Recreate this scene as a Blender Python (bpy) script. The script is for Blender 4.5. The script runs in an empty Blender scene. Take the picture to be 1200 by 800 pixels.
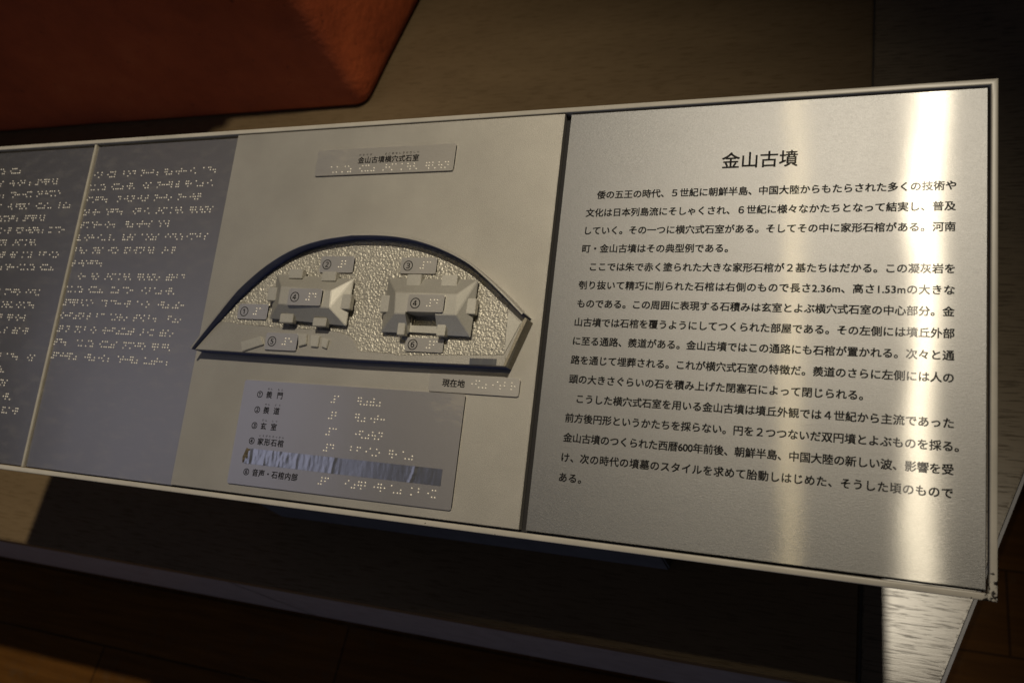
import bpy, bmesh, math, random
from mathutils import Matrix, Vector, Euler, noise
random.seed(7)
sc = bpy.context.scene
COL = sc.collection
R = math.radians

# ------------------------------------------------------------------ camera, light, exposure
cam_d = bpy.data.cameras.new("camera")
cam = bpy.data.objects.new("camera", cam_d); COL.objects.link(cam); sc.camera = cam
fwd = Vector((-0.3649, 0.4236, -0.8291)).normalized()
upv = Vector((-0.0377, 0.8830, 0.4678)); upv = (upv - fwd * upv.dot(fwd)).normalized()
rgt = fwd.cross(upv)
cam.matrix_world = Matrix(((rgt.x, upv.x, -fwd.x, -0.0864), (rgt.y, upv.y, -fwd.y, -0.2675),
                           (rgt.z, upv.z, -fwd.z, 0.4759), (0, 0, 0, 1)))
cam_d.sensor_width = 36.0; cam_d.lens = 29.07
cam_d.clip_start = 0.01; cam_d.clip_end = 100
cam_d.dof.use_dof = True; cam_d.dof.focus_distance = 0.60; cam_d.dof.aperture_fstop = 9.0

w = bpy.data.worlds.new("World"); sc.world = w; w.use_nodes = True
w.node_tree.nodes["Background"].inputs[0].default_value = (0.62, 0.56, 0.56, 1)
w.node_tree.nodes["Background"].inputs[1].default_value = 0.012

def lamp(name, kind, loc, aim, energy, color, size, cone=None, blend=0.5, size_y=None):
    d = bpy.data.lights.new(name, kind); o = bpy.data.objects.new(name, d); COL.objects.link(o)
    o.location = loc; o.rotation_euler = (Vector(aim) - Vector(loc)).to_track_quat('-Z', 'Y').to_euler()
    d.energy = energy; d.color = color
    if kind == 'SPOT':
        d.shadow_soft_size = size; d.spot_size = R(cone); d.spot_blend = blend
    else:
        d.shape = 'RECTANGLE'; d.size = size; d.size_y = size_y or size
    return o
# gallery ceiling spots: the key one high behind the panel's right end, a weaker one beside it
lamp("ceiling_spot", 'SPOT', (0.215, 0.69, 3.07), (-0.92, -0.06, -0.1), 340, (1.0, 0.885, 0.69), 0.040, 43.5, 1.0)
lamp("ceiling_spot", 'SPOT', (-0.245, -0.13, 2.95), (-0.16, 0.02, 0.0), 20, (1.0, 0.80, 0.46), 0.012, 16, 0.8)
# added cool fill low in front of the panel, its source unseen
lamp("cool_area_light", 'AREA', (-0.9, -3.0, 0.35), (-0.5, 0.0, -0.5), 6.0, (0.66, 0.72, 1.0), 1.3, None, 0.5, 0.8)
# large dim bluish ceiling panel far to the left, seen only as a sheen on the steel
lamp("cool_area_light", 'AREA', (-2.85, -0.60, 2.5), (-0.5, -0.1, 0.0), 2.8, (0.80, 0.80, 1.0), 1.1, None, 0.5, 1.3)

sc.view_settings.view_transform = 'Standard'; sc.view_settings.look = 'None'
sc.view_settings.exposure = 0.0; sc.view_settings.gamma = 1.0
sc.render.engine = 'CYCLES'

# ------------------------------------------------------------------ materials
def nmat(name):
    m = bpy.data.materials.new(name); m.use_nodes = True
    nt = m.node_tree; b = nt.nodes["Principled BSDF"]
    return m, nt, b
def N(nt, t, **kw):
    n = nt.nodes.new(t)
    for k, v in kw.items():
        if k in n.inputs: n.inputs[k].default_value = v
        else: setattr(n, k, v)
    return n
def coords(nt, scale, rot=(0, 0, 0), kind='Object'):
    tc = N(nt, 'ShaderNodeTexCoord'); mp = N(nt, 'ShaderNodeMapping')
    mp.inputs['Scale'].default_value = scale; mp.inputs['Rotation'].default_value = rot
    nt.links.new(tc.outputs[kind], mp.inputs[0]); return mp.outputs[0]
def ramp(nt, src, stops):
    r = N(nt, 'ShaderNodeValToRGB'); el = r.color_ramp.elements
    while len(el) < len(stops): el.new(0.5)
    for e, (p, c) in zip(el, stops):
        e.position = p; e.color = (c if len(c) == 4 else (*c, 1))
    nt.links.new(src, r.inputs[0]); return r.outputs[0]
def bump(nt, b, src, strength, dist, sock='Normal'):
    n = N(nt, 'ShaderNodeBump'); n.inputs['Strength'].default_value = strength; n.inputs['Distance'].default_value = dist
    nt.links.new(src, n.inputs['Height']); nt.links.new(n.outputs[0], b.inputs[sock]); return n
def noise_tex(nt, vec, scale, detail=4, rough=0.6):
    n = N(nt, 'ShaderNodeTexNoise'); n.inputs['Scale'].default_value = scale
    n.inputs['Detail'].default_value = detail; n.inputs['Roughness'].default_value = rough
    nt.links.new(vec, n.inputs['Vector']); return n.outputs['Fac']

def steel(name, base, rough, aniso, wide_rough, wide, stain=0.0, where=None, wide_base=None, grit=0):
    """horizontally brushed stainless sheet: a sharp lobe stretched across the brushing over a broad one"""
    m, nt, b2 = nmat(name)
    out = nt.nodes["Material Output"]
    tan = N(nt, 'ShaderNodeTangent'); tan.direction_type = 'UV_MAP'; tan.uv_map = 'UVMap'
    b = N(nt, 'ShaderNodeBsdfAnisotropic'); b.distribution = 'GGX'
    b.inputs['Color'].default_value = (*base, 1)
    b.inputs['Roughness'].default_value = rough; b.inputs['Anisotropy'].default_value = aniso
    nt.links.new(tan.outputs[0], b.inputs['Tangent'])
    b2.inputs['Base Color'].default_value = (*(wide_base or base), 1); b2.inputs['Metallic'].default_value = 1
    b2.inputs['Roughness'].default_value = wide_rough
    # brushing: fine grain drawn out along the sheet
    g = noise_tex(nt, coords(nt, (420, 2400, 2400)), 1.0, 3, 0.7)
    warp = noise_tex(nt, coords(nt, (7, 5, 5)), 1.0, 2, 0.5)       # the sheet is not dead flat
    bw = N(nt, 'ShaderNodeBump'); bw.inputs['Strength'].default_value = 1.0; bw.inputs['Distance'].default_value = 0.0007
    nt.links.new(warp, bw.inputs['Height'])
    bg = bump(nt, b, g, 0.07, 0.0001); nt.links.new(bw.outputs[0], bg.inputs['Normal'])
    bump(nt, b2, g, 0.3, 0.0003)
    if grit:           # sandy sheen of the worn surface
        gn = noise_tex(nt, coords(nt, (1300, 1900, 1300)), 1.0, 2, 0.5); wb = wide_base or base
        c = ramp(nt, gn, [(0.3, tuple(x * 0.90 for x in wb)), (0.7, tuple(x * 1.10 for x in wb))])
        nt.links.new(c, b2.inputs['Base Color'])
        b.inputs['Rotation'].default_value = 0.004
    mix = N(nt, 'ShaderNodeMixShader'); mix.inputs[0].default_value = wide
    nt.links.new(b.outputs[0], mix.inputs[1]); nt.links.new(b2.outputs[0], mix.inputs[2])
    last = mix
    if stain > 0:      # dried smears and fingermarks
        sm = noise_tex(nt, coords(nt, (60, 150, 60)), 1.0, 7, 0.66)
        if where:      # (point, radius): only round one corner
            tc = N(nt, 'ShaderNodeTexCoord'); d = N(nt, 'ShaderNodeVectorMath', operation='DISTANCE')
            d.inputs[1].default_value = where[0]; nt.links.new(tc.outputs['Object'], d.inputs[0])
            mr = N(nt, 'ShaderNodeMapRange'); mr.inputs[2].default_value = where[1]; mr.inputs[3].default_value = 0.22; mr.inputs[4].default_value = -0.25
            nt.links.new(d.outputs['Value'], mr.inputs[0])
            ad = N(nt, 'ShaderNodeMath', operation='ADD'); nt.links.new(sm, ad.inputs[0]); nt.links.new(mr.outputs[0], ad.inputs[1]); sm = ad.outputs[0]
        f = ramp(nt, sm, [(0.50, (0, 0, 0)), (0.66, (stain, stain, stain))])
        d = N(nt, 'ShaderNodeBsdfDiffuse'); d.inputs[0].default_value = (0.30, 0.28, 0.25, 1)
        mx = N(nt, 'ShaderNodeMixShader'); nt.links.new(f, mx.inputs[0])
        nt.links.new(mix.outputs[0], mx.inputs[1]); nt.links.new(d.outputs[0], mx.inputs[2]); last = mx
    nt.links.new(last.outputs[0], out.inputs[0])
    return m
M_TEXT = steel('brushed_steel_text', (0.64, 0.62, 0.57), 0.21, 0.87, 0.46, 0.925, 0.05, wide_base=(0.245, 0.247, 0.254), grit=1)
M_BRAI = steel('brushed_steel_dark', (0.40, 0.385, 0.37), 0.26, 0.6, 0.50, 0.5, 0.10)
M_TAG = steel('brushed_steel_tag', (0.58, 0.56, 0.53), 0.34, 0.5, 0.55, 0.6)
M_CAPT = steel('smeared_steel', (0.50, 0.48, 0.45), 0.34, 0.5, 0.6, 0.6, 0.45)
M_LEG = steel('legend_steel', (0.54, 0.525, 0.53), 0.30, 0.5, 0.52, 0.5, 0.5, ((0.0965, -0.060, 0.007), 0.05))

def ink_mat():
    m, nt, b = nmat('black_print')
    b.inputs['Base Color'].default_value = (0.006, 0.005, 0.005, 1); b.inputs['Roughness'].default_value = 0.6
    b.inputs['Specular IOR Level'].default_value = 0.1
    tan = N(nt, 'ShaderNodeTangent'); tan.direction_type = 'UV_MAP'; tan.uv_map = 'UVMap'
    g = N(nt, 'ShaderNodeBsdfAnisotropic'); g.distribution = 'GGX'; g.inputs['Roughness'].default_value = 0.215; g.inputs['Anisotropy'].default_value = 0.865
    nt.links.new(tan.outputs[0], g.inputs['Tangent'])
    mx = N(nt, 'ShaderNodeMixShader'); mx.inputs[0].default_value = 0.012
    nt.links.new(b.outputs[0], mx.inputs[1]); nt.links.new(g.outputs[0], mx.inputs[2])
    nt.links.new(mx.outputs[0], nt.nodes["Material Output"].inputs[0])
    return m
M_INK = ink_mat()

def dot_mat():
    m, nt, b = nmat('braille_pin')
    b.inputs['Base Color'].default_value = (0.80, 0.76, 0.67, 1); b.inputs['Metallic'].default_value = 0.35
    b.inputs['Roughness'].default_value = 0.35
    return m
M_DOT = dot_mat()

def cast_mat(name, base, grain=1500, strength=0.5, metal=0.6, rough=0.5, speck=0.20):
    m, nt, b = nmat(name)
    v = coords(nt, (1, 1, 1))
    big = noise_tex(nt, v, 14, 5, 0.6); fine = noise_tex(nt, v, grain, 2, 0.5)
    c = ramp(nt, big, [(0.3, tuple(x * 0.88 for x in base)), (0.7, tuple(min(1, x * 1.08) for x in base))])
    f2 = ramp(nt, fine, [(0.35, (1 - speck,) * 3), (0.65, (1 + speck * 0.75,) * 3)])
    mul = N(nt, 'ShaderNodeMix', data_type='RGBA', blend_type='MULTIPLY'); mul.inputs[0].default_value = 1
    nt.links.new(c, mul.inputs[6]); nt.links.new(f2, mul.inputs[7])
    nt.links.new(mul.outputs[2], b.inputs['Base Color'])
    b.inputs['Roughness'].default_value = rough; b.inputs['Specular IOR Level'].default_value = 0.45
    b.inputs['Metallic'].default_value = metal
    bump(nt, b, fine, strength, 0.0006)
    return m
M_CAST = cast_mat('sandblasted_cast_metal', (0.37, 0.354, 0.322), 2000, 0.28, speck=0.12)
M_PEBB = cast_mat('cast_pebbled_metal', (0.40, 0.38, 0.33), 1100, 0.3, 0.5, 0.48)
M_LID = cast_mat('cast_smooth_metal', (0.47, 0.455, 0.41), 900, 0.08, 0.7, 0.54, 0.06)
M_WALL = cast_mat('cast_rim_metal', (0.30, 0.27, 0.21), 900, 0.15)

def frame_mat():
    m, nt, b = nmat('cream_frame_paint')
    v = coords(nt, (1, 1, 1))
    n1 = noise_tex(nt, v, 30, 5, 0.65)
    c = ramp(nt, n1, [(0.3, (0.33, 0.31, 0.27)), (0.7, (0.42, 0.392, 0.342))])
    # chipped paint, worst at the knocked lower right corner
    n2 = noise_tex(nt, v, 260, 4, 0.6)
    tc = N(nt, 'ShaderNodeTexCoord'); d = N(nt, 'ShaderNodeVectorMath', operation='DISTANCE')
    d.inputs[1].default_value = CORNER
    nt.links.new(tc.outputs['Object'], d.inputs[0])
    near = N(nt, 'ShaderNodeMapRange'); near.inputs[1].default_value = 0.0; near.inputs[2].default_value = 0.022
    near.inputs[3].default_value = 0.20; near.inputs[4].default_value = -0.06
    nt.links.new(d.outputs['Value'], near.inputs[0])
    add = N(nt, 'ShaderNodeMath', operation='ADD'); nt.links.new(n2, add.inputs[0]); nt.links.new(near.outputs[0], add.inputs[1])
    chip = ramp(nt, add.outputs[0], [(0.655, (0, 0, 0)), (0.67, (1, 1, 1))])
    mx = N(nt, 'ShaderNodeMix', data_type='RGBA'); nt.links.new(chip, mx.inputs[0]); nt.links.new(c, mx.inputs[6])
    mx.inputs[7].default_value = (0.012, 0.009, 0.008, 1)
    nt.links.new(mx.outputs[2], b.inputs['Base Color'])
    b.inputs['Roughness'].default_value = 0.36
    bump(nt, b, chip, -0.4, 0.0004)
    return m

def plain(name, col, rough=0.6, metallic=0.0, nscale=40, var=0.15, bstr=0.1):
    m, nt, b = nmat(name)
    n = noise_tex(nt, coords(nt, (1, 1, 1)), nscale, 5, 0.6)
    c = ramp(nt, n, [(0.3, tuple(x * (1 - var) for x in col)), (0.7, tuple(min(1, x * (1 + var)) for x in col))])
    nt.links.new(c, b.inputs['Base Color']); b.inputs['Roughness'].default_value = rough
    b.inputs['Metallic'].default_value = metallic
    bump(nt, b, n, bstr, 0.002)
    return m
M_BACK = plain('black_backing', (0.008, 0.007, 0.008), 0.8)
M_PED = plain('dark_grey_pedestal_paint', (0.10, 0.10, 0.11), 0.5)
M_RISER = plain('grey_riser_laminate', (0.27, 0.26, 0.26), 0.45)
M_JOINT = plain('dark_joint_filler', (0.03, 0.025, 0.02), 0.8)
M_TRIM = plain('pale_edge_trim', (0.24, 0.24, 0.26), 0.5)

def laminate(name, light, dark, rough, spec):
    m, nt, b = nmat(name)
    dash = noise_tex(nt, coords(nt, (30, 400, 400)), 1.0, 4, 0.6)
    tone = noise_tex(nt, coords(nt, (4, 14, 14)), 1.0, 4, 0.5)
    c1 = ramp(nt, dash, [(0.38, dark), (0.49, light)])
    c2 = ramp(nt, tone, [(0.3, (0.84, 0.82, 0.80)), (0.7, (1.06, 1.05, 1.04))])
    mul = N(nt, 'ShaderNodeMix', data_type='RGBA', blend_type='MULTIPLY'); mul.inputs[0].default_value = 1
    nt.links.new(c1, mul.inputs[6]); nt.links.new(c2, mul.inputs[7])
    nt.links.new(mul.outputs[2], b.inputs['Base Color'])
    b.inputs['Roughness'].default_value = rough
    sp = ramp(nt, dash, [(0.36, (spec * 0.35,) * 3), (0.48, (spec,) * 3)]); nt.links.new(sp, b.inputs['Specular IOR Level'])
    bump(nt, b, dash, 0.06, 0.0010)
    return m
M_LAM = laminate('oak_grain_laminate', (0.15, 0.104, 0.054), (0.12, 0.082, 0.042), 0.5, 0.3)
M_LAM2 = laminate('oak_grain_laminate_coarse', (0.16, 0.13, 0.09), (0.095, 0.076, 0.053), 0.25, 0.40)

BRICK = (1.005 + 0.60, -0.012, 0)
def floor_mat():
    m, nt, b = nmat('worn_plank_floor')
    v = coords(nt, (1, 1, 1))
    grain = noise_tex(nt, coords(nt, (5, 70, 70)), 1.0, 6, 0.6)
    br = N(nt, 'ShaderNodeTexBrick'); mp = N(nt, 'ShaderNodeMapping'); mp.inputs['Location'].default_value = BRICK; nt.links.new(v, mp.inputs[0]); nt.links.new(mp.outputs[0], br.inputs['Vector'])
    br.inputs['Scale'].default_value = 1.0; br.inputs['Brick Width'].default_value = 1.2; br.inputs['Row Height'].default_value = 0.14
    br.inputs['Mortar Size'].default_value = 0.0022; br.inputs['Color1'].default_value = (0.8, 0.8, 0.8, 1)
    br.inputs['Color2'].default_value = (1.15, 1.15, 1.15, 1); br.inputs['Mortar'].default_value = (0.35, 0.35, 0.35, 1)
    c = ramp(nt, grain, [(0.3, (0.075, 0.030, 0.006)), (0.7, (0.135, 0.056, 0.011))])
    mul = N(nt, 'ShaderNodeMix', data_type='RGBA', blend_type='MULTIPLY'); mul.inputs[0].default_value = 1
    nt.links.new(c, mul.inputs[6]); nt.links.new(br.outputs[0], mul.inputs[7])
    wear = noise_tex(nt, v, 22, 7, 0.72)
    wf = ramp(nt, wear, [(0.54, (0, 0, 0)), (0.66, (0.55, 0.55, 0.55))])
    mx = N(nt, 'ShaderNodeMix', data_type='RGBA'); nt.links.new(wf, mx.inputs[0]); nt.links.new(mul.outputs[2], mx.inputs[6])
    mx.inputs[7].default_value = (0.10, 0.055, 0.024, 1)
    nt.links.new(mx.outputs[2], b.inputs['Base Color']); b.inputs['Roughness'].default_value = 0.6; b.inputs['Specular IOR Level'].default_value = 0.08
    bump(nt, b, grain, 0.15, 0.001)
    return m
M_FLOOR = floor_mat()

def red_mat():
    m, nt, b = nmat('vermilion_pigment_stone')
    v = coords(nt, (1, 1, 1))
    a = noise_tex(nt, v, 6, 7, 0.62); f = noise_tex(nt, v, 55, 5, 0.6)
    c = ramp(nt, a, [(0.30, (0.30, 0.054, 0.014)), (0.55, (0.44, 0.085, 0.022)), (0.75, (0.52, 0.125, 0.036))])
    sp = ramp(nt, f, [(0.27, (0.35, 0.3, 0.3)), (0.36, (1, 1, 1))])
    mul = N(nt, 'ShaderNodeMix', data_type='RGBA', blend_type='MULTIPLY'); mul.inputs[0].default_value = 1
    nt.links.new(c, mul.inputs[6]); nt.links.new(sp, mul.inputs[7]); nt.links.new(mul.outputs[2], b.inputs['Base Color'])
    b.inputs['Roughness'].default_value = 0.7
    bump(nt, b, f, 0.4, 0.006)
    return m
M_RED = red_mat()

def foil_mat():
    m, nt, b = nmat('crinkled_silver_tape')
    b.inputs['Base Color'].default_value = (0.50, 0.51, 0.54, 1); b.inputs['Metallic'].default_value = 1
    b.inputs['Roughness'].default_value = 0.28
    n = noise_tex(nt, coords(nt, (120, 45, 100), (0, 0, 0.3)), 1.0, 3, 0.5)
    bump(nt, b, n, 0.12, 0.002)
    return m
M_FOIL = foil_mat()
M_GLUE = plain('yellowed_tape_glue', (0.07, 0.055, 0.03), 0.6, 0, 400, 0.9)

# ------------------------------------------------------------------ mesh helpers (sizes below in mm, panel coords u right, v up the slope, w out)
TILT = Matrix.Rotation(R(15), 4, 'X')
def link(name, me, parent=None, m=None, smooth=False):
    o = bpy.data.objects.new(name, me); COL.objects.link(o)
    if m: me.materials.append(m)
    if parent: o.parent = parent
    if smooth:
        for p in me.polygons: p.use_smooth = True
    return o
def tag(o, label=None, cat=None, group=None, kind=None):
    if label: o['label'] = label
    if cat: o['category'] = cat
    if group: o['group'] = group
    if kind: o['kind'] = kind
    return o
def panel_thing(name, u, v, w_, label, cat, group=None):
    """Empty on the tilted panel at panel point (u, v, w)"""
    o = bpy.data.objects.new(name, None); COL.objects.link(o); o.empty_display_size = 0.02
    o.matrix_world = TILT @ Matrix.Translation(Vector((u, v, w_)) / 1000)
    o['org'] = (u, v, w_)
    return tag(o, label, cat, group)
class MB:
    """collects shapes in panel mm; build() links them as one mesh relative to an origin"""
    def __init__(s): s.bm = bmesh.new()
    def poly_prism(s, pts, w0, w1, bev=0.0):
        b = bmesh.new()
        lo = [b.verts.new((x, y, w0)) for x, y in pts]; hi = [b.verts.new((x, y, w1)) for x, y in pts]
        n = len(pts)
        b.faces.new(list(reversed(lo))); top = b.faces.new(hi)
        for i in range(n): b.faces.new((lo[i], lo[(i + 1) % n], hi[(i + 1) % n], hi[i]))
        if bev > 0:
            bmesh.ops.bevel(b, geom=list(top.edges), offset=bev, segments=2, affect='EDGES')
        s.merge(b); return s
    def hull(s, pts, bev=0.0):
        b = bmesh.new()
        vs = [b.verts.new(p) for p in pts]
        r = bmesh.ops.convex_hull(b, input=vs)
        bmesh.ops.dissolve_limit(b, angle_limit=0.02, verts=b.verts, edges=b.edges)
        if bev > 0: bmesh.ops.bevel(b, geom=list(b.edges), offset=bev, segments=2, affect='EDGES')
        s.merge(b); return s
    def box(s, u0, u1, v0, v1, w0, w1, bev=0.0):
        return s.hull([(a, c, d) for a in (u0, u1) for c in (v0, v1) for d in (w0, w1)], bev)
    def merge(s, b):
        me = bpy.data.meshes.new('tmp'); b.to_mesh(me); b.free(); s.bm.from_mesh(me); bpy.data.meshes.remove(me)
    def build(s, name, m, parent=None, org=None, uv=False, smooth=False):
        if org is None: org = tuple(parent['org']) if parent and 'org' in parent else (0, 0, 0)
        bmesh.ops.recalc_face_normals(s.bm, faces=s.bm.faces)
        if uv:
            L = s.bm.loops.layers.uv.new('UVMap')
            for f in s.bm.faces:
                for l in f.loops: l[L].uv = (l.vert.co.x / 300, l.vert.co.y / 300)
        for v in s.bm.verts: v.co = (v.co - Vector(org)) / 1000
        me = bpy.data.meshes.new(name); s.bm.to_mesh(me); s.bm.free()
        o = link(name, me, parent, m, smooth)
        return o
def rrect(u0, u1, v0, v1, r, n=5):
    pts = []
    for cx, cy, a0 in ((u1 - r, v1 - r, 0), (u0 + r, v1 - r, 90), (u0 + r, v0 + r, 180), (u1 - r, v0 + r, 270)):
        for i in range(n + 1):
            a = R(a0 + 90 * i / n); pts.append((cx + r * math.cos(a), cy + r * math.sin(a)))
    return pts
def quad_rr(c, r=1.2):
    """rounded quad from 4 measured corners given TL TR BR BL"""
    us = [p[0] for p in c]; vs = [p[1] for p in c]
    return rrect((us[0] + us[3]) / 2, (us[1] + us[2]) / 2, (vs[2] + vs[3]) / 2, (vs[0] + vs[1]) / 2, r)

# --- writing
class Text:
    def __init__(s): s.bm = bmesh.new()
    def line(s, body, u0, vc, size, u1=None, w_=0.0, bold=0.012):
        """one line of print, glyph boxes centred on vc, ink from u0 to u1 when given"""
        def make(sp):
            c = bpy.data.curves.new('t', 'FONT'); c.body = body; c.size = size; c.space_character = sp
            c.resolution_u = 3
            o = bpy.data.objects.new('t', c); COL.objects.link(o); bpy.context.view_layer.update()
            me = bpy.data.meshes.new_from_object(o.evaluated_get(bpy.context.evaluated_depsgraph_get()))
            bpy.data.objects.remove(o); bpy.data.curves.remove(c)
            xs = [v.co.x for v in me.vertices]
            return me, min(xs), max(xs)
        me, a, b = make(1.0)
        if u1 is not None and len(body) > 1:
            me2, a2, b2 = make(1.2)
            sp = 1.0 + 0.2 * ((u1 - u0) - (b - a)) / ((b2 - a2) - (b - a))
            bpy.data.meshes.remove(me); bpy.data.meshes.remove(me2)
            me, a, b = make(sp)
        for v in me.vertices:
            v.co = (v.co.x - a + u0, v.co.y - 0.383 * size + vc, w_)
        s.bm.from_mesh(me)
        for k, (du, dv) in enumerate(((bold, 0), (0, bold), (bold, bold))):      # heavier stroke: the print laid over itself
            d_ = Vector((du * size, dv * size, 0.004 * (k + 1))) - (Vector((0, 0, 0)) if k == 0 else last)
            last = Vector((du * size, dv * size, 0.004 * (k + 1)))
            for v in me.vertices: v.co += d_
            s.bm.from_mesh(me)
        bpy.data.meshes.remove(me); return s
    def build(s, name, parent, org=None, m=None):
        if org is None: org = tuple(parent['org'])
        L = s.bm.loops.layers.uv.new('UVMap')
        for f in s.bm.faces:
            for l in f.loops: l[L].uv = (l.vert.co.x / 300, l.vert.co.y / 300)
        for v in s.bm.verts: v.co = (v.co - Vector(org)) / 1000
        s.bm.normal_update()
        for f in s.bm.faces:
            if f.normal.z < 0: f.normal_flip()
        me = bpy.data.meshes.new(name); s.bm.to_mesh(me); s.bm.free()
        return link(name, me, parent, m or M_INK)

# --- japanese braille
VOW = {'a': '1', 'i': '12', 'u': '14', 'e': '124', 'o': '24'}
CON = {'': '', 'k': '6', 's': '56', 't': '35', 'n': '3', 'h': '36', 'm': '356', 'r': '5'}
KANA = {}
for row, cs in (('アイウエオ', ''), ('カキクケコ', 'k'), ('サシスセソ', 's'), ('タチツテト', 't'), ('ナニヌネノ', 'n'),
                ('ハヒフヘホ', 'h'), ('マミムメモ', 'm'), ('ラリルレロ', 'r')):
    for ch, v in zip(row, 'aiueo'): KANA[ch] = [VOW[v] + CON[cs]]
KANA.update({'ヤ': ['34'], 'ユ': ['346'], 'ヨ': ['345'], 'ワ': ['3'], 'ヲ': ['35'], 'ン': ['356'], 'ッ': ['2'], 'ー': ['25'],
             '。': ['256'], '、': ['56'], '・': ['5'], ' ': ['']})
for ch, base in zip('ガギグゲゴザジズゼゾダヂヅデドバビブベボ', 'カキクケコサシスセソタチツテトハヒフヘホ'): KANA[ch] = ['5'] + KANA[base]
for ch, base in zip('パピプペポ', 'ハヒフヘホ'): KANA[ch] = ['6'] + KANA[base]
YOON = {'ャ': 0, 'ュ': 2, 'ョ': 4}
COLS = {'キ': 'カキクケコ', 'シ': 'サシスセソ', 'チ': 'タチツテト', 'ニ': 'ナニヌネノ', 'ヒ': 'ハヒフヘホ', 'ミ': 'マミムメモ', 'リ': 'ラリルレロ'}
VOICED = {'ギ': 'キ', 'ジ': 'シ', 'ビ': 'ヒ'}
DIG = {'1': '1', '2': '12', '3': '14', '4': '145', '5': '15', '6': '124', '7': '1245', '8': '125', '9': '24', '0': '245', '.': '2'}
def cells(s):
    out = []; i = 0; num = False
    while i < len(s):
        ch = s[i]
        if ch in DIG:
            if not num: out.append('3456'); num = True
            out.append(DIG[ch]); i += 1; continue
        if num and ch in 'アイウエオラリルレロ': out.append('36')
        num = False
        if i + 1 < len(s) and s[i + 1] in YOON:
            b = VOICED.get(ch, ch)
            out.append('45' if ch in VOICED else '4'); out += KANA[COLS[b][YOON[s[i + 1]]]]; i += 2; continue
        out += KANA[ch]; i += 1
        if ch in '。、' and ch == '。': out.append('')
    return out
DP, CP = 2.32, 5.4
class Braille:
    def __init__(s): s.bm = bmesh.new(); s.n = 0
    def put(s, cl, u, v, w_, r=0.72, h=0.48):
        """u, v: top left dot of the first cell"""
        for k, c in enumerate(cl):
            for d in c:
                d = int(d) - 1
                x = u + k * CP + (DP if d >= 3 else 0); y = v - DP * (d % 3)
                s.dome(x, y, w_, r, h)
        return s
    def dome(s, x, y, z, r, h):
        b = s.bm; n = 8; rings = []
        for f, g in ((1, 0), (0.82, 0.55), (0.45, 0.9)):
            rings.append([b.verts.new((x + r * f * math.cos(6.2832 * i / n), y + r * f * math.sin(6.2832 * i / n), z + h * g)) for i in range(n)])
        t = b.verts.new((x, y, z + h))
        for q in range(2):
            for i in range(n): b.faces.new((rings[q][i], rings[q][(i + 1) % n], rings[q + 1][(i + 1) % n], rings[q + 1][i]))
        for i in range(n): b.faces.new((rings[2][i], rings[2][(i + 1) % n], t))
        s.n += 1
    def build(s, name, parent, org=None):
        if org is None: org = tuple(parent['org'])
        for v in s.bm.verts: v.co = (v.co - Vector(org)) / 1000
        me = bpy.data.meshes.new(name); s.bm.to_mesh(me); s.bm.free()
        return link(name, me, parent, M_DOT, True)

# ------------------------------------------------------------------ setting: floor, platform, sarcophagus (world metres)
ZP, ZA, ZF = -0.45, -0.74, -1.12
def wmesh(name, m, parent, build, org=(0, 0, 0), smooth=False, bev=0, seg=2):
    b = bmesh.new(); build(b)
    bmesh.ops.recalc_face_normals(b, faces=b.faces)
    if bev: bmesh.ops.bevel(b, geom=list(b.edges), offset=bev, segments=seg, affect='EDGES')
    for v in b.verts: v.co -= Vector(org)
    me = bpy.data.meshes.new(name); b.to_mesh(me); b.free()
    return link(name, me, parent, m, smooth)
def prism(pts, z0, z1):
    def f(b):
        lo = [b.verts.new((x, y, z0)) for x, y in pts]; hi = [b.verts.new((x, y, z1)) for x, y in pts]; n = len(pts)
        b.faces.new(list(reversed(lo))); b.faces.new(hi)
        for i in range(n): b.faces.new((lo[i], lo[(i + 1) % n], hi[(i + 1) % n], hi[i]))
    return f
def wthing(name, loc, label, cat):
    o = bpy.data.objects.new(name, None); COL.objects.link(o); o.location = loc; o.empty_display_size = 0.1
    return tag(o, label, cat)

fl = wmesh('floor', M_FLOOR, None, lambda b: b.faces.new([b.verts.new(p) for p in ((-7, -5, ZF), (5, -5, ZF), (5, 7, ZF), (-7, 7, ZF))]))
tag(fl, 'dark brown worn wooden plank floor below the platform', kind='structure')

plat = wthing('platform', (-1.0, 1.0, ZF), 'low display platform with pale oak grain top and grey front riser', 'platform')
PO = (-1.0, 1.0, ZF)
EY0, EY1 = -0.159, 3.0
def ex(y): return 0.013 + (y + 0.159) * 0.366
wmesh('top_board', M_LAM, plat, prism([(-4.0, EY0), (-0.0545, EY0), (-0.0545, EY1), (-4.0, EY1)], ZP - 0.03, ZP), PO, bev=0.002)
tb = wmesh('top_board', M_LAM2, plat, prism([(-0.052, EY0), (ex(EY0) - 0.003, EY0), (ex(EY1) - 0.003, EY1), (-0.052, EY1)], ZP - 0.03, ZP), PO, bev=0.002)
wmesh('joint_strip', M_JOINT, plat, prism([(-0.0543, EY0 + .001), (-0.0522, EY0 + .001), (-0.0522, EY1), (-0.0543, EY1)], ZP - 0.02, ZP - 0.0012), PO)
tb['label'] = 'board with coarse dark grain at the right end of the platform'
wmesh('edge_trim', M_TRIM, plat, prism([(ex(EY0) - 0.0028, EY0 - 0.001), (ex(EY0) + 0.0005, EY0 - 0.001), (ex(EY1) + 0.0005, EY1), (ex(EY1) - 0.0028, EY1)], ZP - 0.032, ZP + 0.0006), PO)
for a, c in ((-4.0, -0.8545), (-0.8505, 0.006)):
    wmesh('riser', M_RISER, plat, prism([(a, EY0 + 0.003), (c, EY0 + 0.003), (c, EY0 + 0.03), (a, EY0 + 0.03)], ZA, ZP - 0.031), PO)
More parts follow.
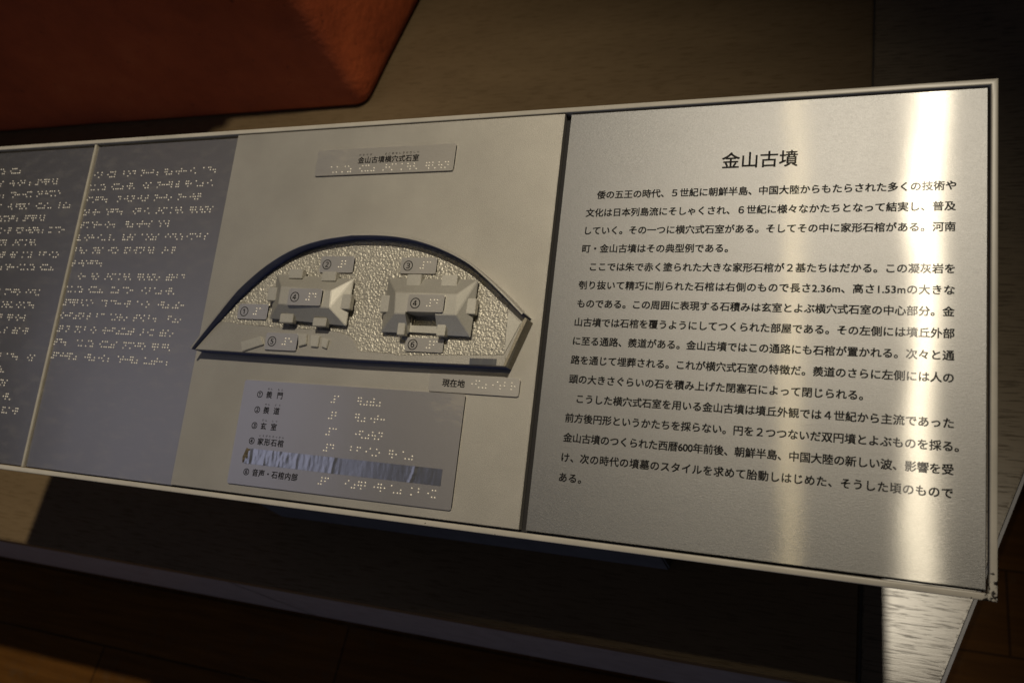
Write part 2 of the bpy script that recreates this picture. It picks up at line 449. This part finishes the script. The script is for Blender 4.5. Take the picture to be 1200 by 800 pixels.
wmesh('side_panel', M_RISER, plat, prism([(ex(EY0 + .031) - 0.03, EY0 + 0.031), (ex(EY0 + .031) - 0.006, EY0 + 0.031), (ex(EY1) - 0.006, EY1), (ex(EY1) - 0.03, EY1)], ZA, ZP - 0.033), PO)
wmesh('plinth', M_BACK, plat, prism([(-3.9, 0.0), (-0.06, 0.0), (0.9, 2.9), (-3.9, 2.9)], ZF + 0.001, ZA + 0.01), PO)

# the red stone coffin standing on the platform
SO = (-1.9, 1.2, ZP)
def coffin(b):
    q = [(-3.1, 0.655), (-0.858, 0.652), (-0.70, 1.90), (-3.2, 1.90)]; loop = []
    for i in range(4):                      # worn, rounded corners, closely stepped walls
        c = Vector(q[i]); n_ = Vector(q[(i + 1) % 4]); a = (Vector(q[i - 1]) - c).normalized(); d = (n_ - c).normalized(); r = 0.024
        for k in range(9):
            t = k / 8; loop.append((1 - t) ** 2 * (c + a * r) + 2 * t * (1 - t) * c + t * t * (c + d * r))
        L = (n_ - c).length - 2 * r; m_ = int(L / 0.03)
        for k in range(1, m_): loop.append(c + d * (r + L * k / m_))
    cx = Vector((SO[0], SO[1]))
    prof = [(0.012, 0.003), (0.005, 0.006), (0.0015, 0.012), (0.0, 0.022)] + [(0.0, 0.022 + 0.03 * k) for k in range(1, 28)] + [(0.004, 0.848), (0.014, 0.85)]
    rows = []
    for ins, z in prof:
        row = []
        for p in loop:
            u_ = (cx - p).normalized(); p2 = p + u_ * (ins + 0.014 * z)
            n3 = Vector((p2.x, p2.y, z))
            amp = min(1, z / 0.02)
            p2 = p2 + u_ * amp * (0.006 * noise.noise(n3 * 3.1) + 0.0025 * noise.noise(n3 * 17))
            row.append(b.verts.new((p2.x, p2.y, ZP + z)))
        rows.append(row)
    n = len(loop)
    for r0, r1 in zip(rows[:-1], rows[1:]):
        for i in range(n): b.faces.new((r0[i], r0[(i + 1) % n], r1[(i + 1) % n], r1[i]))
    b.faces.new(rows[-1]); b.faces.new(list(reversed(rows[0])))
cof = wthing('stone_sarcophagus', SO, 'large vermilion red stone sarcophagus standing on the platform behind the panel', 'sarcophagus')
wmesh('coffin_body', M_RED, cof, coffin, SO, smooth=True)
def lid(b):
    z0, z1, z2 = ZP + 0.853, ZP + 0.98, ZP + 1.40
    lo = [b.verts.new(p) for p in ((-3.15, 0.62, z0), (-0.82, 0.62, z0), (-0.68, 1.94, z0), (-3.25, 1.94, z0))]
    mi = [b.verts.new(p) for p in ((-3.15, 0.62, z1), (-0.82, 0.62, z1), (-0.68, 1.94, z1), (-3.25, 1.94, z1))]
    hi = [b.verts.new(p) for p in ((-2.8, 1.05, z2), (-1.15, 1.05, z2), (-1.1, 1.5, z2), (-2.85, 1.5, z2))]
    b.faces.new(list(reversed(lo))); b.faces.new(hi)
    for A, B in ((lo, mi), (mi, hi)):
        for i in range(4): b.faces.new((A[i], A[(i + 1) % 4], B[(i + 1) % 4], B[i]))
lo_ = wmesh('lid', M_RED, cof, lid, SO, bev=0.02)  # out of view, added with its bosses to shade the right face
for x0, x1, y0, y1 in ((-0.95, -0.64, 0.72, 1.45), (-2.7, -2.4, 0.48, 0.8), (-1.6, -1.3, 0.48, 0.8)):  # first boss is sized to drop its shadow down the right face
    wmesh('rope_boss', M_RED, lo_, prism([(x0, y0), (x1, y0), (x1, y1), (x0, y1)], ZP + 0.93, ZP + 1.15), SO, bev=0.03, seg=3)

# ------------------------------------------------------------------ stand: pedestal, frame, backing
PW = -1010.0
stand = wthing('information_stand', (-0.5055, 0.0, ZP), 'sloping panel stand with chipped cream frame on a dark grey pedestal', 'stand')
def pan2local(p, T):      # panel mm -> stand local metres
    return (TILT @ (Vector(p) / 1000)) - Vector(T)
ST = (-0.5055, 0.0, ZP)
CORNER = pan2local((-2, -153, 0), ST)
M_FRAME = frame_mat()
M_NAVY = plain('navy_edge_shade', (0.04, 0.055, 0.14), 0.5)  # bluish shade of the relief's front-facing walls, put into the colour
def frame_ring(b):
    prof = [(0, -30), (0, -0.9), (0.12, -0.42), (0.45, -0.1), (0.9, 0.0), (3.2, 0.0), (3.6, -0.1), (3.88, -0.4), (4.0, -0.8), (4.0, -7)]
    cor = [(0, 155, -1, -1), (0, -155, -1, 1), (PW, -155, 1, 1), (PW, 155, 1, -1)]
    rings = []
    for u, v, du, dv in cor:
        rings.append([b.verts.new((u + o * du, v + o * dv, h)) for o, h in prof])
    for i in range(4):
        A, B = rings[i], rings[(i + 1) % 4]
        n = 26
        prev = A
        for k in range(1, n + 1):       # slightly uneven hand painted edge
            if k == n: cur = B
            else:
                cur = []
                for a_, b_ in zip(A, B):
                    p = a_.co.lerp(b_.co, k / n)
                    p.z += 0.10 * noise.noise(Vector((k * 0.9, i * 5, 0)))
                    cur.append(b.verts.new(p))
            for q in range(len(prof) - 1): b.faces.new((prev[q], prev[q + 1], cur[q + 1], cur[q]))
            prev = cur
def to_local(b):
    for v in b.verts: v.co = pan2local(v.co, ST)
def pmesh(name, m, build, smooth=False):
    def f(b): build(b); to_local(b)
    return wmesh(name, m, stand, f, (0, 0, 0), smooth)
fr = pmesh('frame', M_FRAME, frame_ring, True)
def bar(b):
    prism([(-741.3, -150.5), (-738.9, -150.5), (-738.9, 150.5), (-741.3, 150.5)], -6.5, -0.9)(b)
dv = pmesh('divider', plain('dull_steel_strip', (0.42, 0.39, 0.32), 0.45, 0.3), bar)
def back(b): prism([(PW + 4.5, -150.6), (-4.5, -150.6), (-4.5, 150.6), (PW + 4.5, 150.6)], -29, -7)(b)
pmesh('backing_board', M_BACK, back)
def ped(b):
    t = math.tan(R(15)); x0, x1, y0, y1 = -0.764, -0.247, -0.069, 0.070
    vs = []
    for x in (x0, x1):
        for y in (y0, y1):
            vs.append((b.verts.new((x, y, ZP)), b.verts.new((x, y, y * t - 0.0305 / math.cos(R(15))))))
    (a0, a1), (b0, b1), (c0, c1), (d0, d1) = vs
    for f in ((a0, b0, d0, c0), (a1, c1, d1, b1), (a0, c0, c1, a1), (b0, b1, d1, d0), (a0, a1, b1, b0), (c0, d0, d1, c1)): b.faces.new(f)
wmesh('pedestal', M_PED, stand, ped, ST, bev=0.002)

# ------------------------------------------------------------------ text plate
tp = panel_thing('text_plate', -139.5, 0, -4.5, 'brushed steel plate printed with a long block of black Japanese text', 'information plate')
MB().poly_prism([(-273.3, -149.3), (-5.7, -149.3), (-5.7, 149.6), (-273.3, 149.6)], -4.5, -1.5, 0.25).build('plate', M_TEXT, tp, uv=True)
WT = -1.47
Text().line('金山古墳', -162.9, 108.2, 12.2, -114.6, WT, 0.03).build('title_text', tp)
BODY = [('倭の五王の時代、５世紀に朝鮮半島、中国大陸からもたらされた多くの技術や', -247.8, -22.4),
 ('文化は日本列島流にそしゃくされ、６世紀に様々なかたちとなって結実し、普及', -254.6, -22.5),
 ('していく。その一つに横穴式石室がある。そしてその中に家形石棺がある。河南', -253.8, -22.5),
 ('町・金山古墳はその典型例である。', -254.6, -155.1),
 ('ここでは朱で赤く塗られた大きな家形石棺が２基たちはだかる。この凝灰岩を', -247.6, -22.6),
 ('刳り抜いて精巧に削られた石棺は右側のもので長さ2.36m、高さ1.53mの大きな', -254.5, -22.5),
 ('ものである。この周囲に表現する石積みは玄室とよぶ横穴式石室の中心部分。金', -254.0, -22.5),
 ('山古墳では石棺を覆うようにしてつくられた部屋である。その左側には墳丘外部', -254.5, -22.4),
 ('に至る通路、羨道がある。金山古墳ではこの通路にも石棺が置かれる。次々と通', -254.3, -22.3),
 ('路を通じて埋葬される。これが横穴式石室の特徴だ。羨道のさらに左側には人の', -254.4, -22.5),
 ('頭の大きさぐらいの石を積み上げた閉塞石によって閉じられる。', -254.3, -70.6),
 ('こうした横穴式石室を用いる金山古墳は墳丘外観では４世紀から主流であった', -247.5, -22.2),
 ('前方後円形というかたちを採らない。円を２つつないだ双円墳とよぶものを採る。', -254.2, -19.5),
 ('金山古墳のつくられた西暦600年前後、朝鮮半島、中国大陸の新しい波、影響を受', -254.1, -22.0),
 ('け、次の時代の墳墓のスタイルを求めて胎動しはじめた、そうした頃のもので', -253.9, -22.2),
 ('ある。', -254.2, -239.1)]
bt = Text()
for i, (s, a, b_) in enumerate(BODY):
    bt.line(s, a, 86.2 - 13.24 * i, 6.5, b_, WT, 0.047)
bt.build('body_text', tp)

# ------------------------------------------------------------------ braille plates
ARTICLE = [
 'ワノ ゴオーノ ジダイ、5セイキニ チョーセン ハントー、チューゴク タイリクカラ モタラサレタ オオクノ ギジュツヤ ブンカワ ニホン レットーリューニ ソシャクサレ、6セイキニ サマザマナ カタチト ナッテ ケツジツシ、フキュー シテ イク。ソノ ヒトツニ ヨコアナシキ セキシツガ アル。ソシテ ソノ ナカニ イエガタ セッカンガ アル。カナンチョー・カナヤマ コフンワ ソノ テンケイレイデ アル。',
 'ココデワ シュデ アカク ヌラレタ オオキナ イエガタ セッカンガ 2キ タチハダカル。コノ ギョーカイガンヲ クリヌイテ セイコーニ ケズラレタ セッカンワ ミギガワノ モノデ ナガサ 2.36メートル、タカサ 1.53メートルノ オオキナ モノデ アル。コノ シューイニ ヒョーゲン スル イシヅミワ ゲンシツト ヨブ ヨコアナシキ セキシツノ チューシン ブブン。カナヤマ コフンデワ セッカンヲ オオウ ヨーニ シテ ツクラレタ ヘヤデ アル。ソノ ヒダリガワニワ フンキュー ガイブニ イタル ツーロ、センドーガ アル。カナヤマ コフンデワ コノ ツーロニモ セッカンガ オカレル。ツギツギト ツーロヲ ツージテ マイソー サレル。コレガ ヨコアナシキ セキシツノ トクチョーダ。センドーノ サラニ ヒダリガワニワ ヒトノ アタマノ オオキサグライノ イシヲ ツミアゲタ ヘイソクイシニ ヨッテ トジラレル。',
 'コー シタ ヨコアナシキ セキシツヲ モチイル カナヤマ コフンワ フンキュー ガイカンデワ 4セイキカラ シュリューデ アッタ ゼンポー コーエンケイト イウ カタチヲ トラナイ。エンヲ 2ツ ツナイダ ソーエンフント ヨブ モノヲ トル。カナヤマ コフンノ ツクラレタ セイレキ 600ネン ゼンゴ、チョーセン ハントー、チューゴク タイリクノ アタラシイ ナミ、エイキョーヲ ウケ、ツギノ ジダイノ フンボノ スタイルヲ モトメテ タイドー シハジメタ、ソー シタ コロノ モノデ アル。']
def wrap(paras, width):
    lines = []
    for p in paras:
        p = p.replace('。', '。 ').replace('、', '、 ')
        cur = [''] * 2
        for wd in p.split():
            c = cells(wd.replace('。', '')) + (['256', ''] if wd.endswith('。') else [])
            if len(cur) > 2 and len([*cur, '', *c]) > width:
                lines.append(cur); cur = list(c)
            else:
                cur = cur + ([''] if len(cur) > 2 or (cur and cur[0]) else []) + c
        lines.append(cur)
    return lines
LINES = wrap(ARTICLE, 28)
print('braille lines', len(LINES))
bp1 = panel_thing('braille_plate', -873, 0, -5.5, 'dark steel braille plate at the far left, cut off by the photo edge', 'braille plate')
MB().poly_prism([(PW + 5.0, -149.8), (-741.5, -149.8), (-741.5, 148.6), (PW + 5.0, 148.6)], -5.5, -2.5, 0.2).build('plate', M_BRAI, bp1, uv=True)
br = Braille()
br.put(cells('カナヤマ コフン'), -902 + CP * 5, 131.0, -2.5)
for i, l in enumerate(LINES[:20]): br.put(l, -906, 118.0 - 12.17 * i, -2.5)
br.build('braille_text', bp1)
bp2 = panel_thing('braille_plate', -657, 0, -5.5, 'dark steel braille plate beside the relief map, its lower third empty', 'braille plate')
MB().poly_prism([(-738.7, -149.8), (-574.9, -149.8), (-574.9, 148.6), (-738.7, 148.6)], -5.5, -2.5, 0.2).build('plate', M_BRAI, bp2, uv=True)
br = Braille()
for i, l in enumerate(LINES[20:35]): br.put(l, -737, 122.4 - 12.23 * i, -2.5)
br.build('braille_text', bp2)

# ------------------------------------------------------------------ relief map
rm = panel_thing('relief_map', -426, 0, -6, 'sandblasted grey metal relief map of a burial chamber with two coffin models', 'relief map')
MB().poly_prism([(-574.3, -149.4), (-277.9, -149.4), (-277.9, 149.9), (-574.3, 149.9)], -6, 0, 0.3).build('base_plate', M_CAST, rm)
F, RIM = 10.0, 20.0
ARC0 = [(-567.0, -41.8), (-547.6, -18.5), (-526.3, 6.1), (-504.3, 25.7), (-481.3, 39.2), (-457.6, 46.5), (-433.9, 49.9), (-427.2, 50.3), (-403.4, 49.9),
        (-380.0, 46.9), (-356.8, 40.3), (-333.6, 30.1), (-318.1, 19.5), (-302.8, 7.2), (-286.9, -6.8)]
def catmull(p, n=5):
    out = []
    for i in range(len(p) - 1):
        p0, p1, p2, p3 = p[max(0, i - 1)], p[i], p[i + 1], p[min(len(p) - 1, i + 2)]
        for k in range(n):
            t = k / n
            out.append(tuple(0.5 * (2 * b + (c - a) * t + (2 * a - 5 * b + 4 * c - d) * t * t + (-a + 3 * b - 3 * c + d) * t ** 3)
                             for a, b, c, d in zip(p0, p1, p2, p3)))
    out.append(p[-1]); return out
ARC = catmull(ARC0)
OUT = ARC + [(-284.6, -8.6), (-296.5, -42.4), (-415, -43.0)]
mound = MB().poly_prism([(x, y) for x, y in reversed(OUT)], 0.02, F, 0.25)
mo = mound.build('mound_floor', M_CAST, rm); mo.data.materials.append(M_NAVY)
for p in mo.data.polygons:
    if p.normal.y < -0.8: p.material_index = 1  # front face takes the painted shade
# rim wall round the vault
def offset(c, d):
    res = []
    for i, p in enumerate(c):
        a = Vector(c[max(0, i - 1)]); b_ = Vector(c[min(len(c) - 1, i + 1)]); t = (b_ - a).normalized()
        res.append((p[0] - t.y * d, p[1] + t.x * d))
    return res
b = bmesh.new()
inn = offset(ARC, -0.05); outr = offset(ARC, 1.7)
rows = []
for (a, c), (a2, c2), i in zip(inn, outr, range(len(ARC))):
    hgt = RIM - (6.0 * max(0, 1 - i / 10)) - (3.0 * max(0, 1 - (len(ARC) - 1 - i) / 6))
    rows.append([b.verts.new(p) for p in ((a, c, 0.1), (a, c, hgt - 0.25), (a + (a2 - a) * 0.15, c + (c2 - c) * 0.15, hgt), (a + (a2 - a) * 0.8, c + (c2 - c) * 0.8, hgt), (a2, c2, hgt - 0.4), (a2, c2, 0.1))])
for r0, r1 in zip(rows[:-1], rows[1:]):
    for q in range(5): b.faces.new((r0[q], r0[q + 1], r1[q + 1], r1[q]))
b.faces.new(rows[0]); b.faces.new(list(reversed(rows[-1])))
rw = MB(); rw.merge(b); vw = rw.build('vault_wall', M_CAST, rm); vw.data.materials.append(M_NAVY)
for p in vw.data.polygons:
    if abs(p.normal.z) < 0.2 and p.normal.y < 0: p.material_index = 1  # inner side of the wall takes the painted shade too
# pebbled floor skin
PEB = [(x, y) for x, y in ARC if y > -17 and x < -300] + [(-300.0, 5), (-299.6, -4.7), (-298.8, -34.2), (-383.5, -38.2), (-386, -36.8), (-414.0, -36.5), (-415.8, -33.0), (-419, -28.5),
       (-424.3, -25.2), (-434, -22.5), (-447.4, -21.5), (-480.5, -21.0), (-520.6, -19.6), (-550, -17.6)]
def inside(x, y, poly):
    r = False; j = len(poly) - 1
    for i in range(len(poly)):
        (xi, yi), (xj, yj) = poly[i], poly[j]
        if (yi > y) != (yj > y) and x < (xj - xi) * (y - yi) / (yj - yi) + xi: r = not r
        j = i
    return r
b = bmesh.new(); st = 0.42; grid = {}
u0, u1, v0, v1 = -552, -297, -40, 51
nu, nv = int((u1 - u0) / st), int((v1 - v0) / st)
for i in range(nu + 1):
    for j in range(nv + 1):
        x, y = u0 + i * st, v0 + j * st
        if not inside(x, y, PEB): continue
        q = Vector((x + 1.6 * noise.noise(Vector((x * .3, y * .3, 1))), y * 1.15 + 1.6 * noise.noise(Vector((x * .3, y * .3, 7))), 0)) / 1.75
        d = noise.voronoi(q, distance_metric='DISTANCE')[0]
        hh = min(1.0, (d[1] - d[0]) * 2.2) ** 0.6
        hh = 0.75 * hh + 0.35 * noise.noise(Vector((x * .55, y * .55, 3)))
        grid[(i, j)] = b.verts.new((x, y, F + 0.85 * hh))
for (i, j), v in grid.items():
    k = [(i, j), (i + 1, j), (i + 1, j + 1), (i, j + 1)]
    if all(q in grid for q in k): b.faces.new([grid[q] for q in k])
pb = MB(); pb.merge(b); pb.build('pebbled_floor', M_PEBB, rm, smooth=True)
# flat passage in front
PASS = [(-566.0, -41.4), (-548.5, -20.2), (-545, -17.4), (-520.6, -19.9), (-480.5, -21.3), (-447.4, -21.8), (-434, -22.9), (-424.8, -25.6), (-419.5, -28.9), (-416.3, -33.3), (-415.4, -37.0), (-386.2, -37.2),
        (-383.5, -38.6), (-297.5, -34.6), (-296.9, -42.0), (-415, -42.6)]
MB().poly_prism(list(reversed(PASS)), F - 0.5, F + 0.9, 0.3).build('passage_floor', M_CAST, rm)
MB().poly_prism([(-299.4, -3.8), (-298.7, -33.0), (-289.4, -11.5)], F - 0.5, F + 0.9, 0.2).build('entrance_slab', M_LID, rm)
MB().hull([(-286.9, -6.9, 0.1), (-284.2, -8.6, 0.1), (-296.3, -42.6, 0.1), (-299.0, -41.9, 0.1), (-286.9, -6.9, F + 1.4), (-284.6, -8.6, F + 1.4), (-296.6, -42.2, F + 1.4), (-298.4, -41.9, F + 1.4)], 0.15).build('end_wall', M_WALL, rm)

def model(eave, ridge, bosses, hole=False):
    we, wr = 14.5, 23.0
    mb = MB()
    mb.hull([(x, y, we) for x, y in eave] + [(x, y, wr) for x, y in ridge] + [(x, y, we - 0.9) for x, y in eave], 0.35)
    cx = sum(p[0] for p in eave) / 4; cy = sum(p[1] for p in eave) / 4
    ins = [(cx + (x - cx) * 0.96, cy + (y - cy) * 0.93) for x, y in eave]
    if hole:
        body = MB(); body.hull([(x, y, we) for x, y in eave] + [(x, y, wr) for x, y in ridge] + [(x, y, we - 0.9) for x, y in eave], 0.35)
        o = body.build('coffin_model', M_LID, rm)
        base = MB().hull([(x, y, F) for x, y in ins] + [(x, y, we - 0.6) for x, y in ins]).build('box', M_LID, o)
        base.data.transform(Matrix.Identity(4)); 
        cuts = []
        for (a, c, d, e, f_) in ((-373.2, -349.4, -30, -8.6, 13.2), (-372.4, -350.4, -16.2, -8.6, 9.5)):
            cuts.append(MB().box(a, c, d, e, f_, 40).build('cutter', None, None, org=tuple(rm['org'])))
        for tgt in (o, base):
            for ct in cuts:
                md = tgt.modifiers.new('cut', 'BOOLEAN'); md.object = ct; md.operation = 'DIFFERENCE'; md.solver = 'EXACT'
        # cutters live in the same local frame as the relief map
        for ct in cuts: ct.matrix_world = rm.matrix_world
        bpy.context.view_layer.update()
        dg = bpy.context.evaluated_depsgraph_get()
        for tgt in (o, base):
            me = bpy.data.meshes.new_from_object(tgt.evaluated_get(dg)); tgt.modifiers.clear(); tgt.data = me
        for ct in cuts: bpy.data.objects.remove(ct)
    else:
        o = mb.build('coffin_model', M_LID, rm)
        base = MB().hull([(x, y, F) for x, y in ins] + [(x, y, we - 0.6) for x, y in ins]).build('box', M_LID, o)
    base.name = 'coffin_box'
    for bs in bosses:
        a, c, d, e, lo, hi = bs
        MB().box(a, c, d, e, lo, hi, 0.35).build('rope_boss', M_LID, o, org=tuple(rm['org']))
    return o
# eave/ridge rectangles straightened from the photo
for_org = tuple(rm['org'])
_b = MB.build
def _build(self, name, m, parent=None, org=None, **k):
    if org is None and parent is not None and 'org' not in parent: org = for_org
    return _b(self, name, m, parent, org, **k)
MB.build = _build
model([(-496.0, 21.0), (-426.0, 17.8), (-426.3, -18.6), (-495.6, -14.9)], [(-483.8, 8.8), (-438.2, 6.0), (-437.3, -7.4), (-483.5, -5.1)],
      [(-482, -469.6, 16.5, 24.0, 13.4, 18.6), (-451.8, -439.2, 14.8, 22.2, 13.4, 18.6), (-499.2, -490.6, -1.4, 9.2, 13.2, 18.2), (-431.5, -423.2, -6.6, 5.0, 13.2, 18.2),
       (-483.4, -471.4, -18.6, -11.6, 13.4, 18.6), (-453.0, -441.2, -20.4, -14.0, 13.4, 18.6)])
cm2 = model([(-396.2, 18.8), (-323.7, 18.4), (-324.2, -23.2), (-395.8, -22.2)], [(-383.5, 5.6), (-334.6, 5.0), (-333.2, -9.9), (-381.8, -10.1)],
      [(-378.2, -366.8, 11.8, 20.6, 13.4, 18.8), (-350.2, -338.0, 11.8, 20.4, 13.4, 18.8), (-397.6, -388.6, -8.0, 4.6, 13.2, 18.2), (-330.0, -321.4, -7.6, 3.6, 13.2, 18.2),
       (-380.0, -374.2, -24.6, -15.4, 13.4, 19.0), (-348.6, -342.0, -24.2, -15.2, 13.4, 19.0)], hole=True)
cm2['label'] = 'coffin model with a dark robbed opening in its front slope'

# loose stones in the passage
for pts, h in (([(-521.2, -34.0), (-503.0, -28.6), (-499.2, -35.2), (-517.8, -41.4)], 11.2), ([(-468.6, -25.8), (-460.6, -25.6), (-459.8, -33.6), (-466.4, -35.4)], 11.6),
               ([(-457.0, -26.1), (-449.0, -26.4), (-449.3, -35.2), (-455.8, -35.0)], 11.4), ([(-446.3, -27.8), (-440.4, -29.4), (-441.4, -36.2), (-446.2, -34.6)], 11.4)):
    MB().hull([(x, y, F) for x, y in pts] + [(x, y, h + 1.4) for q, (x, y) in enumerate(pts)], 0.4).build('stone_block', M_LID, rm)
# strip of reflective tape on the front edge
MB().poly_prism([(-323.8, -42.0), (-303.4, -41.6), (-303.6, -37.2), (-324.0, -37.6)], F + 0.85, F + 1.15).build('tape_patch', M_FOIL, rm)

# number tags
CIRC = '①②③④⑤⑥'
def number_tag(n, corners, w0, w1):
    us = [p[0] for p in corners]; vs = [p[1] for p in corners]
    a, c = (us[0] + us[3]) / 2, (us[1] + us[2]) / 2; lo, hi = (vs[2] + vs[3]) / 2, (vs[0] + vs[1]) / 2
    t = MB().poly_prism(rrect(a, c, lo, hi, 1.3), w0, w1, 0.2).build('number_tag', M_TAG, rm, uv=True)
    t['label'] = 'small steel tag with circled %d and braille' % n
    mid = (lo + hi) / 2
    Text().line(CIRC[n - 1], a + 2.1, mid, 9.4, None, w1 + 0.03, 0.014).build('numeral', t, for_org)
    Braille().put(cells(str(n)), c - 13.2, mid + DP + 0.1, w1, 0.75, 0.5).build('braille_text', t, for_org)
number_tag(1, [(-529.9, -2.7), (-501.9, -3.2), (-500.3, -15.2), (-529.2, -15.0)], F + 0.3, F + 1.8)
number_tag(2, [(-459.9, 36.8), (-430.4, 36.4), (-429.1, 23.1), (-459.6, 23.9)], F + 0.3, F + 1.8)
number_tag(3, [(-389.4, 36.4), (-359.7, 34.8), (-359.2, 23.0), (-388.5, 23.5)], F + 0.3, F + 1.8)
number_tag(4, [(-474.8, 7.0), (-445.1, 6.6), (-444.3, -6.3), (-474.2, -6.1)], 22.8, 24.6)
number_tag(4, [(-371.8, 4.0), (-343.3, 3.9), (-342.4, -8.9), (-371.2, -8.4)], 22.8, 24.6)
number_tag(5, [(-498.2, -25.6), (-469.2, -25.5), (-467.6, -39.0), (-496.9, -39.0)], F + 0.8, F + 2.6)
number_tag(6, [(-375.8, -24.8), (-345.5, -24.4), (-345.2, -34.8), (-376.0, -35.0)], F + 0.3, F + 1.8)

# caption plates on the base plate
def caption(corners, m, lab, r=1.6):
    us = [p[0] for p in corners]; vs = [p[1] for p in corners]
    o = MB().poly_prism(rrect((us[0] + us[3]) / 2, (us[1] + us[2]) / 2, (vs[2] + vs[3]) / 2, (vs[0] + vs[1]) / 2, r), 0.02, 1.5, 0.25).build('caption_plate', m, rm, uv=True)
    o['label'] = lab; return o
WC = 1.53
c1 = caption([(-487.8, 130.4), (-362.4, 130.6), (-362.2, 108.8), (-486.8, 107.9)], M_CAPT, 'smeared steel caption plate above the mound')
Text().line('金山古墳横穴式石室', -448.0, 120.1, 6.0, -393.4, WC, 0.045).line('かなやま', -447.6, 124.9, 1.9, -436.2, WC, 0.03).line('よこあなしきせきしつ', -424, 124.9, 2.2, -393.8, WC, 0.03).build('caption_text', c1, for_org)
Braille().put(cells('カナヤマ コフン ヨコアナシキ セキシツ'), -472.2, 115.4, 1.5).build('braille_text', c1, for_org)
c2 = caption([(-357.9, -48.6), (-288.2, -48.2), (-288.4, -61.2), (-357.5, -61.2)], M_TAG, 'narrow steel caption plate below the mound')
Text().line('現在地', -347.4, -54.6, 6.0, -329.9, WC, 0.045).build('caption_text', c2, for_org)
Braille().put(cells('ゲンザイチ'), -326.6, -52.0, 1.5).build('braille_text', c2, for_org)
c3 = caption([(-518.8, -62.3), (-328.5, -61.6), (-327.5, -142.4), (-519, -142.8)], M_LEG, 'large steel legend plate with a strip of silver tape')
lt = Text()
def leg(row, c, v, txt, u0, u1, rub):
    lt.line(c, -505.2, v, 6.0, None, WC, 0.045); lt.line(txt, u0, v, 5.7, u1, WC, 0.045)
    for r_, a, e in rub: lt.line(r_, a, v + 4.6, 1.9, e, WC, 0.03)
leg(1, '①', -72.6, '羨 門', -496.6, -481.6, [('せん', -496.0, -491.6), ('もん', -486.6, -481.8)])
leg(2, '②', -84.7, '羨 道', -496.8, -482.0, [('せん', -496.2, -491.8), ('どう', -486.8, -482.0)])
leg(3, '③', -97.0, '玄 室', -496.8, -482.2, [('げん', -496.2, -491.8), ('しつ', -486.8, -482.2)])
leg(4, '④', -108.9, '家形石棺', -497.0, -473.4, [('いえがたせっかん', -496.4, -473.6)])
leg(6, '⑥', -132.6, '音声・石棺内部', -497.0, -456.0, [])
lt.build('legend_text', c3, for_org)
lb = Braille()
for n, word, v, sp in ((1, 'センモン', -70.0, 0), (2, 'センドー', -82.2, 0), (3, 'ゲンシツ', -94.3, 0), (4, 'イエガタ セッカン', -106.2, 0), (6, 'オンセイ・セッカン ナイブ', -130.6, 0)):
    lb.put(cells(str(n)), -437.0, v, 1.5); lb.put(cells(word), -414.0, v, 1.5)
lb.build('braille_text', c3, for_org)
# silver tape stuck across the fifth line
b = bmesh.new(); nx, ny = 150, 9
gr = []
for i in range(nx + 1):
    colv = []
    for j in range(ny + 1):
        x = -506.5 + 168.4 * i / nx; y = -126.4 + 11.7 * j / ny - 0.6 * i / nx
        if i == 0: x += 1.4 * random.random() - 0.4 * j / ny
        cr = max(0.0, 1 - i / (nx * 0.62))
        z = 1.60 + 0.22 * cr * noise.noise(Vector((x * 0.9, y * 0.35, 8))) + 0.75 * cr * abs(noise.noise(Vector((x * 0.30, y * 0.07 + x * 0.05, 2)))) + 0.05 * noise.noise(Vector((x * .05, y * .1, 5)))
        if abs(i - nx * 0.47) < 1.2 + 0.5 * (j - 4) / 4: z += 0.22
        if abs(i - nx * 0.865 - (j - 4) * 0.3) < 1: z += 0.20
        colv.append(b.verts.new((x, y, z)))
    gr.append(colv)
for i in range(nx):
    for j in range(ny): b.faces.new((gr[i][j], gr[i + 1][j], gr[i + 1][j + 1], gr[i][j + 1]))
tpb = MB(); tpb.merge(b); tape = tpb.build('silver_tape', M_FOIL, c3, smooth=True)
MB().poly_prism([(-507.6, -126.0), (-503.4, -121.6), (-501.8, -115.4), (-506.0, -114.6), (-507.2, -118.6), (-508.2, -121.4)], 1.52, 1.9).build('torn_tape_end', M_GLUE, c3)

for o in bpy.data.objects:
    if 'org' in o: del o['org']
